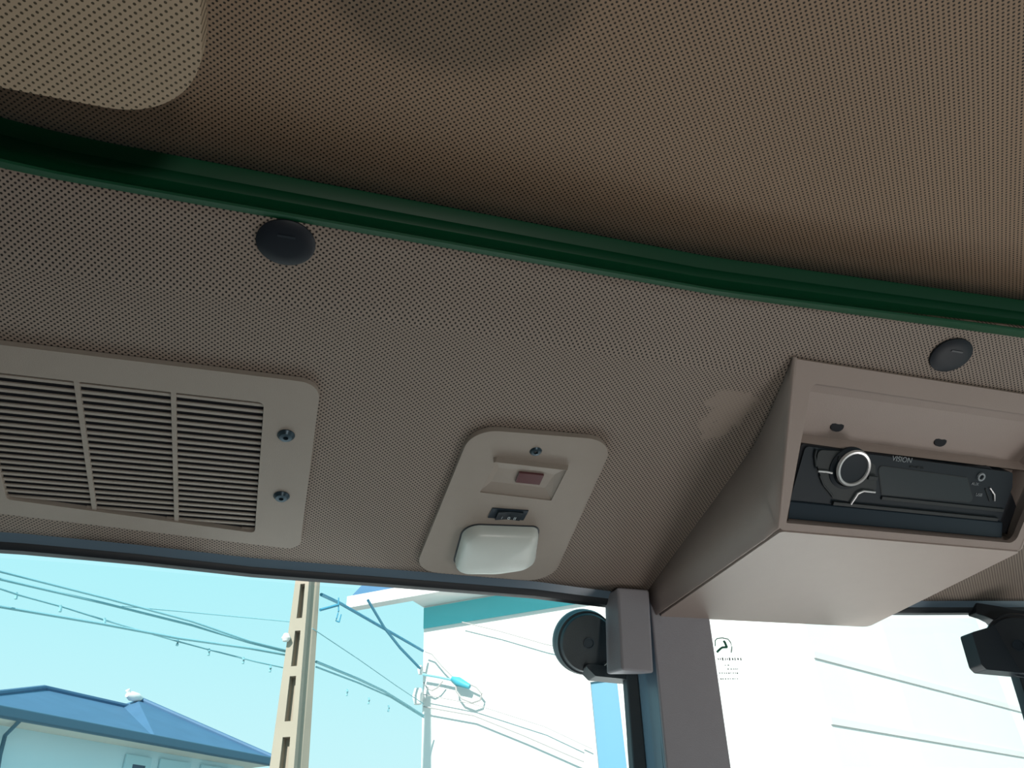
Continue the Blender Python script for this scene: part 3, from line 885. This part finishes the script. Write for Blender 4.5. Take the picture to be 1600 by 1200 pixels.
for i in range(5): mb.bm.faces.new((lo_[i], lo_[(i + 1) % 5], hi_[(i + 1) % 5], hi_[i]))
bmesh.ops.triangulate(mb.bm, faces=[mb.bm.faces.new(hi_)])
mb.build('walls', M_WHITE, wb, smooth=False)
mb = MB(); mb.box(BF, 0, LB, ztopw, ztopw + tall, -.05, .015); mb.build('teal_band', M_TEAL, wb)['label'] = 'teal painted band under the eaves'
# roof overhang
rz = ztopw + .62
RFm = Frame((A.x, A.y, 0), wd, (0, 0, 1), n1)
pe = hit_h(541, 950, A + n1 * .5, wd); pe_a = (pe - A).dot(wd); rz0 = pe.z
pe2 = hit_h(669, 927, A + n1 * .5, wd); rz1 = pe2.z
mb = MB()
EF = RFm
mb.box(EF, pe_a, LB - .1, rz0, rz0 + .15, .34, .5); mb.box(EF, -.02, LB - .1, rz0 + .02, rz0 + .13, -3.0, .35)
mb.build('roof_slab', M_WHITE, wb)['label'] = 'white overhanging eaves'
mb = MB()
mb.hexa([EF(pe_a + .05, rz0 + .15, .48), EF(LB - .1, rz0 + .15, .48), EF(LB - .1, rz0 + .15, .36), EF(pe_a + .05, rz0 + .15, .36), EF(pe_a + .4, rz0 + .8, .1), EF(LB - .1, rz0 + .8, .1), EF(LB - .1, rz0 + .8, -.1), EF(pe_a + .4, rz0 + .8, -.1)])
mb.build('roof_tiles', mat('slate_blue_tiles', (.07, .17, .30), .6, var=.2, bscale=60), wb)
# blue window
pw = [hit_h(*q, A, wd) for q in ((924, 1067), (966, 1067), (981, 1200), (934, 1200))]
wa0 = (pw[0] - A).dot(wd); wa1 = (pw[1] - A).dot(wd); wz = pw[0].z
mb = MB(); mb.box(BF, wa0, wa1, wz - 2.6, wz, -.02, .02); wn = mb.build('window', M_BLUEPANE, wb); wn['label'] = 'light blue window'
mb = MB(); fo = .14
mb.prism(BF, [(wa0 - fo, wz - 2.7), (wa1 + .02, wz - 2.7), (wa1 + .02, wz + .05), (wa0 - fo, wz + .05)], .0, .05, [[(wa0, wz - 2.6), (wa1, wz - 2.6), (wa1, wz), (wa0, wz)]]); mb.build('window_surround', M_GREYW, wn)
# ledges on the second face
n2 = d2_.cross(V3((0, 0, 1))); n2 = -n2 if n2.dot(B) > 0 else n2
DFc = Frame(BB, d2_, (0, 0, 1), n2)
for q in ((1282, 1026, 1600, 1110), (1302, 1101, 1600, 1179)):
    p = hit_h(q[2], q[3], BB, d2_)
    mb = MB(); mb.box(DFc, .0, 13, p.z - .04, p.z + .03, 0, .018); mb.build('wall_ledge', M_GREYW, wb)

# ------------------------------------------------------------------ house at the lower left
hs = None
eav = atz(0, 1106, 3.0)
vph = ray(1385, 1368.4); vph.z = 0; vph.normalize()
nh = vph.cross(V3((0, 0, 1))); nh = -nh if nh.dot(eav) > 0 else nh
HF = Frame((eav.x, eav.y, 0), vph, (0, 0, 1), nh)
hs = thing('hip_roofed_house', 'pale house with blue grey tiled hip roof at the lower left', 'house', loc=(eav.x, eav.y, GZ))


def onH(x_, y_, off):
    p = onplane(x_, y_, HF.o + HF.c * off, HF.c) - HF.o; return V3((p.dot(HF.a), p.z, off))


eR = onH(428, 1189, 0); ez = eav.z
R1 = onH(68, 1077, -3.2); R2 = onH(203, 1101, -3.2); R3 = onH(215, 1093, -3.2); 
E0a = onH(-6, 1100, 0).x - 0.0
M_ROOF = mat('blue_grey_roof_tiles', (.07, .165, .29), .6, bump=.6, bscale=30, var=.25)
L_ = onH(-75, 1096, 0).x; Rr = eR.x
mb = MB()
def HV(a, z, c): return mb.bm.verts.new(HF(a, z, c))
# main hip roof
e0v, e1v, e2v, e3v = HV(L_, ez, 0), HV(R3.x + 2.0, ez, 0), HV(R3.x + 2.0, ez, -6.4), HV(L_, ez, -6.4)
r0v, r1v = HV(R1.x, R1.y, -3.2), HV(R2.x + .2, R1.y, -3.2)
for f in ((e0v, e1v, r1v, r0v), (e1v, e2v, r1v), (e2v, e3v, r0v, r1v), (e3v, e0v, r0v), (e3v, e2v, e1v, e0v)): mb.bm.faces.new(f)
mb.build('roof', M_ROOF, hs, smooth=False)
mb = MB()
hh_ = R3.y
e0v, e1v, e2v, e3v = HV(R3.x - 2.4, ez + .01, .02), HV(Rr, ez + .01, .02), HV(Rr, ez + .01, -6.0), HV(R3.x - 2.4, ez + .01, -6.0)
ap = HV(R3.x, R3.y, -3.2); 
for f in ((e0v, e1v, ap), (e1v, e2v, ap), (e2v, e3v, ap), (e3v, e0v, ap), (e3v, e2v, e1v, e0v)): mb.bm.faces.new(f)
mb.build('side_roof', M_ROOF, hs, smooth=False)
mb = MB(); mb.tube([HF(L_, ez, 0), HF(R1.x, R1.y + .03, -3.2), HF(R2.x, R1.y + .03, -3.2)], .06, 8)
mb.build('ridge_cap', M_ROOF, hs)
mb = MB(); mb.tube([HF(R3.x, R3.y + .03, -3.2), HF(Rr, ez + .03, .02)], .06, 8); mb.build('hip_cap', M_ROOF, hs)
mb = MB(); mb.box(HF, L_ - .05, Rr + .05, ez - .16, ez + .02, .0, .14); mb.build('gutter', mat('grey_gutter', (.05, .12, .18), .5), hs, bevel=.03)
M_HWALL = mat('pale_blue_wall', (.60, .80, .87), .85, var=.05, bscale=20)
mb = MB(); mb.box(HF, L_ + .4, Rr - .4, GZ, ez - .12, -5.6, -.55); mb.build('walls', M_HWALL, hs)
mb = MB(); mb.box(HF, L_ + .1, Rr - .1, ez - .14, ez - .10, -6.0, .0); mb.build('soffit', mat('cream_soffit', (.62, .62, .56), .8), hs)
for q in ((200, 1181, 230), (253, 1188, 292), (316, 1197, 352)):
    p0 = onplane(q[0], q[1], HF.o + HF.c * -.55, HF.c) - HF.o; p1 = onplane(q[2], q[1] + 5, HF.o + HF.c * -.55, HF.c) - HF.o
    a0_, a1_ = p0.dot(HF.a), p1.dot(HF.a); zt_ = p0.z
    mb = MB(); mb.box(HF, a0_, a1_, zt_ - 1.2, zt_, -.56, -.52); w_ = mb.build('window', mat('dark_pane', (.03, .07, .12), .2), hs)
    mb = MB(); mb.prism(HF, [(a0_ - .08, zt_ - 1.28), (a1_ + .08, zt_ - 1.28), (a1_ + .08, zt_ + .02), (a0_ - .08, zt_ + .02)], -.54, -.50, [[(a0_ + .12, zt_ - 1.2), (a1_ - .05, zt_ - 1.2), (a1_ - .05, zt_ - .14), (a0_ + .12, zt_ - .14)]])
    mb.build('window_frame', mat('window_frame_paint', (.45, .68, .75), .6), w_)
p = [HF.o + HF.a * (onplane(x_, y_, HF.o + HF.c * o_, HF.c) - HF.o).dot(HF.a) + V3((0, 0, onplane(x_, y_, HF.o + HF.c * o_, HF.c).z)) + HF.c * o_ for x_, y_, o_ in ((33, 1116, .05), (31, 1126, .0), (8, 1149, -.45), (0, 1180, -.45), (-8, 1230, -.45))]
mb = MB(); mb.tube(p, .035, 8); mb.build('downpipe', mat('grey_pipe', (.06, .14, .2), .5), hs)
bird = HF(R2.x - .0, R2.y + .17, -3.1)
mb = MB(); mb.tube([bird + HF.a * -.25, bird + HF.a * -.12, bird + HF.a * .1, bird + HF.a * .28], .1, 10, radii=[.05, .11, .10, .03]); mb.tube([bird + HF.a * -.2 + V3((0, 0, .05)), bird + HF.a * -.26 + V3((0, 0, .12))], .05, 8)
b_ = mb.build('white_bird', mat('white_feathers', (.9, .85, .8), .8), loc=bird)
tag(b_, 'small white bird perched on the ridge of the blue grey roof', 'bird')

# ------------------------------------------------------------------ utility pole
ph = hdir(468, 1050) * 7.0; d_p = 7.0
Lb, Cb, Rb_ = (421, 1200), (459, 1200), (482, 1200); Lt, Ct, Rt = (461, 911), (482.5, 911), (500, 911)
# two visible faces meet at the corner edge; directions: left face turned 40 deg, right face turned away
hc = hdir(470, 1050); left_dir = Matrix.Rotation(math.radians(118), 3, 'Z') @ hc; 
cor = V3((ph.x, ph.y, 0))
upt = hit_h(*Ct, cor, V3((hc.y, -hc.x, 0))).z; upb = hit_h(*Cb, cor, V3((hc.y, -hc.x, 0))).z


def isect(px_, py_, p0, d):
    n = d.cross(V3((0, 0, 1))); return onplane(px_, py_, p0, n)


ld = (Matrix.Rotation(math.radians(-62), 3, 'Z') @ -hc) ; rd_ = (Matrix.Rotation(math.radians(50), 3, 'Z') @ hc)
tocam = -hc
lat = V3((hc.y, -hc.x, 0))                             # right of view
ld = (-lat * .95 + hc * .32).normalized(); rd_ = (lat * .60 + hc * .80).normalized()
# corner line, left line and right line as 3-D points at two heights
def line_pts(bot, top, d):
    return isect(*bot, cor, d), isect(*top, cor, d)
cB, cT = isect(*Cb, cor, lat), isect(*Ct, cor, lat)
LB_ = onplane(*Lb, cB, ld.cross(V3((0, 0, 1)))); LT_ = onplane(*Lt, cT, ld.cross(V3((0, 0, 1))))
RB_ = onplane(*Rb_, cB, rd_.cross(V3((0, 0, 1)))); RT_ = onplane(*Rt, cT, rd_.cross(V3((0, 0, 1))))
def setz(a, b, z): t = (z - a.z) / (b.z - a.z); return a.lerp(b, t)
ZB, ZT = GZ, cT.z + 1.6
Lq, Cq, Rq = (setz(LB_, LT_, ZB), setz(LB_, LT_, ZT)), (setz(cB, cT, ZB), setz(cB, cT, ZT)), (setz(RB_, RT_, ZB), setz(RB_, RT_, ZT))
M_CONC = mat('pole_concrete', (.36, .31, .25), .9, var=.15, bscale=50)
up_ = thing('utility_pole', 'slotted grey concrete utility pole standing between house and white building', 'pole', loc=(cor.x, cor.y, GZ))


def pf(t, s):  # point on the left face: t across from corner to left edge, s = z
    a = setz(Cq[0], Cq[1], s); b = setz(Lq[0], Lq[1], s); return a.lerp(b, t)


class PoleFace:
    c = ld.cross(V3((0, 0, 1))).normalized()
    if c.dot(hc) > 0: c = -c
    def __call__(s, a, b, c=0): return pf(a, b) + s.c * c
PFc = PoleFace()
# left face with slots
zs = []
def zpix(x_, y_): return onplane(x_, y_, cB, ld.cross(V3((0, 0, 1)))).z
slots = [(1278, 1212), (1205, 1152), (1127, 1057), (1041, 986), (966, 913), (893, 850), (830, 790)]
holes = []
for y0, y1 in slots:
    xm = 447 + (1120 - (y0 + y1) / 2) * .125
    z0_, z1_ = zpix(xm, y0), zpix(xm, y1)
    holes.append([(.24, z0_), (.60, z0_), (.60, z1_), (.27, z1_)])
mb = MB(); mb.prism(PFc, [(0, ZB), (1, ZB), (1, ZT), (0, ZT)], -.09, 0, holes); mb.build('slotted_face', M_CONC, up_, smooth=False)
dn = -PFc.c
mb = MB(); wR = (Rq[0] - Cq[0])
q0_ = [Cq[0] + dn * .091, Rq[0] + dn * .0, Rq[0] + (Lq[0] - Cq[0]) + dn * 0.0, Lq[0] + dn * .091]
q1_ = [Cq[1] + dn * .091, Rq[1] + dn * .0, Rq[1] + (Lq[1] - Cq[1]) + dn * 0.0, Lq[1] + dn * .091]
mb.hexa(q0_ + q1_); mb.build('shaft', M_CONC, up_, smooth=False)
mb = MB(); ip = onplane(450, 998, cB, ld.cross(V3((0, 0, 1)))) + PFc.c * .05
mb.tube([ip + V3((0, 0, -.035)), ip + V3((0, 0, -.01)), ip + V3((0, 0, .03))], .03, 12, radii=[.025, .04, .022]); mb.build('insulator', M_WHITE, up_)['label'] = 'white porcelain insulator'

# ------------------------------------------------------------------ overhead wires, strung between the pole and beyond
M_WIRE = mat('weathered_wire', (.20, .42, .48), .7)
M_WIREB = mat('blue_sleeved_cable', (.05, .25, .38), .6)
M_WIREG = mat('grey_cable', (.38, .36, .36), .7)


def wire(pts_, dist0, dist1, r, label, m=M_WIRE, grp='overhead wires', cat='cable', name='overhead_wire', dense=4):
    P_ = []
    n = len(pts_)
    for i in range(n - 1):
        for k in range(dense):
            t = k / dense; P_.append((pts_[i][0] + (pts_[i + 1][0] - pts_[i][0]) * t, pts_[i][1] + (pts_[i + 1][1] - pts_[i][1]) * t))
    P_.append(pts_[-1]); Q = []
    for i, q in enumerate(P_):
        d = dist0 + (dist1 - dist0) * i / (len(P_) - 1); r_ = ray(*q); h = math.hypot(r_.x, r_.y); Q.append(r_ * (d / h))
    mb = MB(); mb.tube(Q, r, 6); o = mb.build(name, m, loc=Q[0]); tag(o, label, cat, grp if grp else None); return Q


wire([(-60, 878), (0, 893), (170, 936), (300, 971), (390, 1002), (446, 1016)], 6, 7.1, .008, 'topmost of the thin wires left of the utility pole')
wire([(-60, 892), (0, 905), (160, 942), (300, 977), (390, 1004), (446, 1018)], 6, 7.15, .009, 'second thin wire from the top left of the utility pole')
wq = wire([(-60, 915), (0, 920), (30, 930), (100, 949), (160, 968), (277, 1002), (330, 1016), (400, 1034), (442, 1043)], 6, 7.1, .006, 'thin wire with hanging clips left of the utility pole')
wire([(-60, 938), (0, 948), (160, 975), (277, 997), (390, 1013), (446, 1023)], 6, 7.1, .010, 'lowest and thickest straight wire left of the utility pole')
wire([(190, 947), (300, 957), (460, 972)], 9, 9.5, .006, 'very faint upper wire crossing the sky left of the utility pole')
wire([(494, 1034), (560, 1061), (600, 1080), (662, 1118)], 7.2, 9.6, .012, 'thicker wire from utility pole down towards the white building')
wire([(494, 1042), (560, 1067), (610, 1089), (662, 1121)], 7.5, 9.75, .008, 'thin wire with clips from utility pole towards the white building')
wire([(488, 982), (560, 1030), (620, 1072), (662, 1100)], 7.05, 9.9, .004, 'faint upper wire right of the utility pole')
wire([(502, 929), (532, 943), (600, 982), (661, 1017)], 7.2, 9.8, .016, 'blue sleeved cable from bracket to the white building corner', M_WIREB)
wire([(575, 938), (600, 980), (625, 1012), (656, 1044)], 8.2, 9.7, .016, 'blue cable from the eaves crossing down to the corner insulator', M_WIREB)
wire([(500, 953), (515, 949), (529, 945)], 7.1, 7.2, .014, 'blue bracket arm reaching right from the utility pole', M_WIREB, None, 'bracket', 'pole_bracket')
wire([(529, 934), (529, 955), (525, 970), (530, 972), (533, 960)], 7.2, 7.2, .007, 'small hook hanging from the pole bracket', M_WIREB, None, 'hook', 'hanging_hook')
CLG = 'clips hanging from the wires'
for i, (cx, cy, dd, where) in enumerate(((25, 930, 6.3, 'leftmost of the row'), (94, 950, 6.4, 'second from the left'), (163, 970, 6.5, 'third from the left, on the lowest wire'), (277, 1003, 6.7, 'just past the crossing wires'), (326, 1018, 6.8, 'fifth from the left'), (380, 1031, 6.9, 'second nearest the pole on its left'), (422, 1044, 7.0, 'nearest the pole on its left'),
                                         (542, 1081, 8.3, 'first right of the pole'), (576, 1094, 8.8, 'middle one right of the pole'), (607, 1106, 9.25, 'farthest right of the pole'))):
    wire([(cx, cy - 4), (cx + 1, cy), (cx - .5, cy + 6)], dd, dd, .011, 'small wire clip hanging against the sky, ' + where, M_WIRE, CLG, 'clip', 'wire_clip', 2)
# cables on the white wall
def wallwire(pts_, r, label, m=M_WIREG):
    Q = []
    for i in range(len(pts_) - 1):
        for k in range(4):
            t = k / 4; Q.append((pts_[i][0] + (pts_[i + 1][0] - pts_[i][0]) * t, pts_[i][1] + (pts_[i + 1][1] - pts_[i][1]) * t))
    Q.append(pts_[-1]); Q = [onplane(*q, A + n1 * .12, n1) for q in Q]
    mb = MB(); mb.tube(Q, r, 6); tag(mb.build('wall_cable', m, loc=Q[0]), label, 'cable', 'cables at the white wall')
wallwire([(664, 1018), (675, 1022), (690, 1040), (712, 1062)], .010, 'upper slanting cable leading into the splice at the white wall')
wallwire([(661, 1054), (685, 1058), (708, 1063)], .016, 'straight dark cable from corner insulator to the splice', M_WIRE)
wallwire([(662, 1066), (668, 1076), (675, 1079), (684, 1074), (692, 1064)], .010, 'small hanging cable loop beside the building corner')
wallwire([(712, 1068), (713, 1080), (722, 1092), (738, 1098), (750, 1094), (753, 1084), (745, 1074), (732, 1068)], .012, 'round cable loop right of the splice on the white wall')
wallwire([(662, 1085), (740, 1100), (850, 1135), (925, 1170)], .006, 'faint upper wire crossing low over the white wall')
wallwire([(662, 1104), (740, 1118), (820, 1150), (912, 1190)], .010, 'faint lower wire crossing low over the white wall')
wallwire([(722, 972), (780, 986), (850, 1006), (872, 1011)], .007, 'faint wire high on the white wall below the teal band')
mb = MB(); pS = [onplane(*q, A + n1 * .12, n1) for q in ((706, 1060), (716, 1065), (734, 1073))]
mb.tube(pS, .04, 10, radii=[.025, .055, .03]); tag(mb.build('cable_splice', mat('blue_splice', (.06, .35, .45), .5), loc=pS[0]), 'blue cable splice in front of the white wall', 'cable splice')
for q, lb in (((657, 1047), 'small white insulator at the building corner, upper one'), ((653, 1088), 'white insulator at the building corner, lower larger one')):
    p = onplane(*q, A + n1 * .1, n1); s_ = .05 if q[1] < 1060 else .09
    mb = MB(); mb.tube([p + V3((0, 0, -s_)), p, p + V3((0, 0, s_))], s_, 12, radii=[s_ * .5, s_ * .8, s_ * .5]); tag(mb.build('wall_insulator', M_WHITE, loc=p), lb, 'insulator', 'insulators at the building corner')
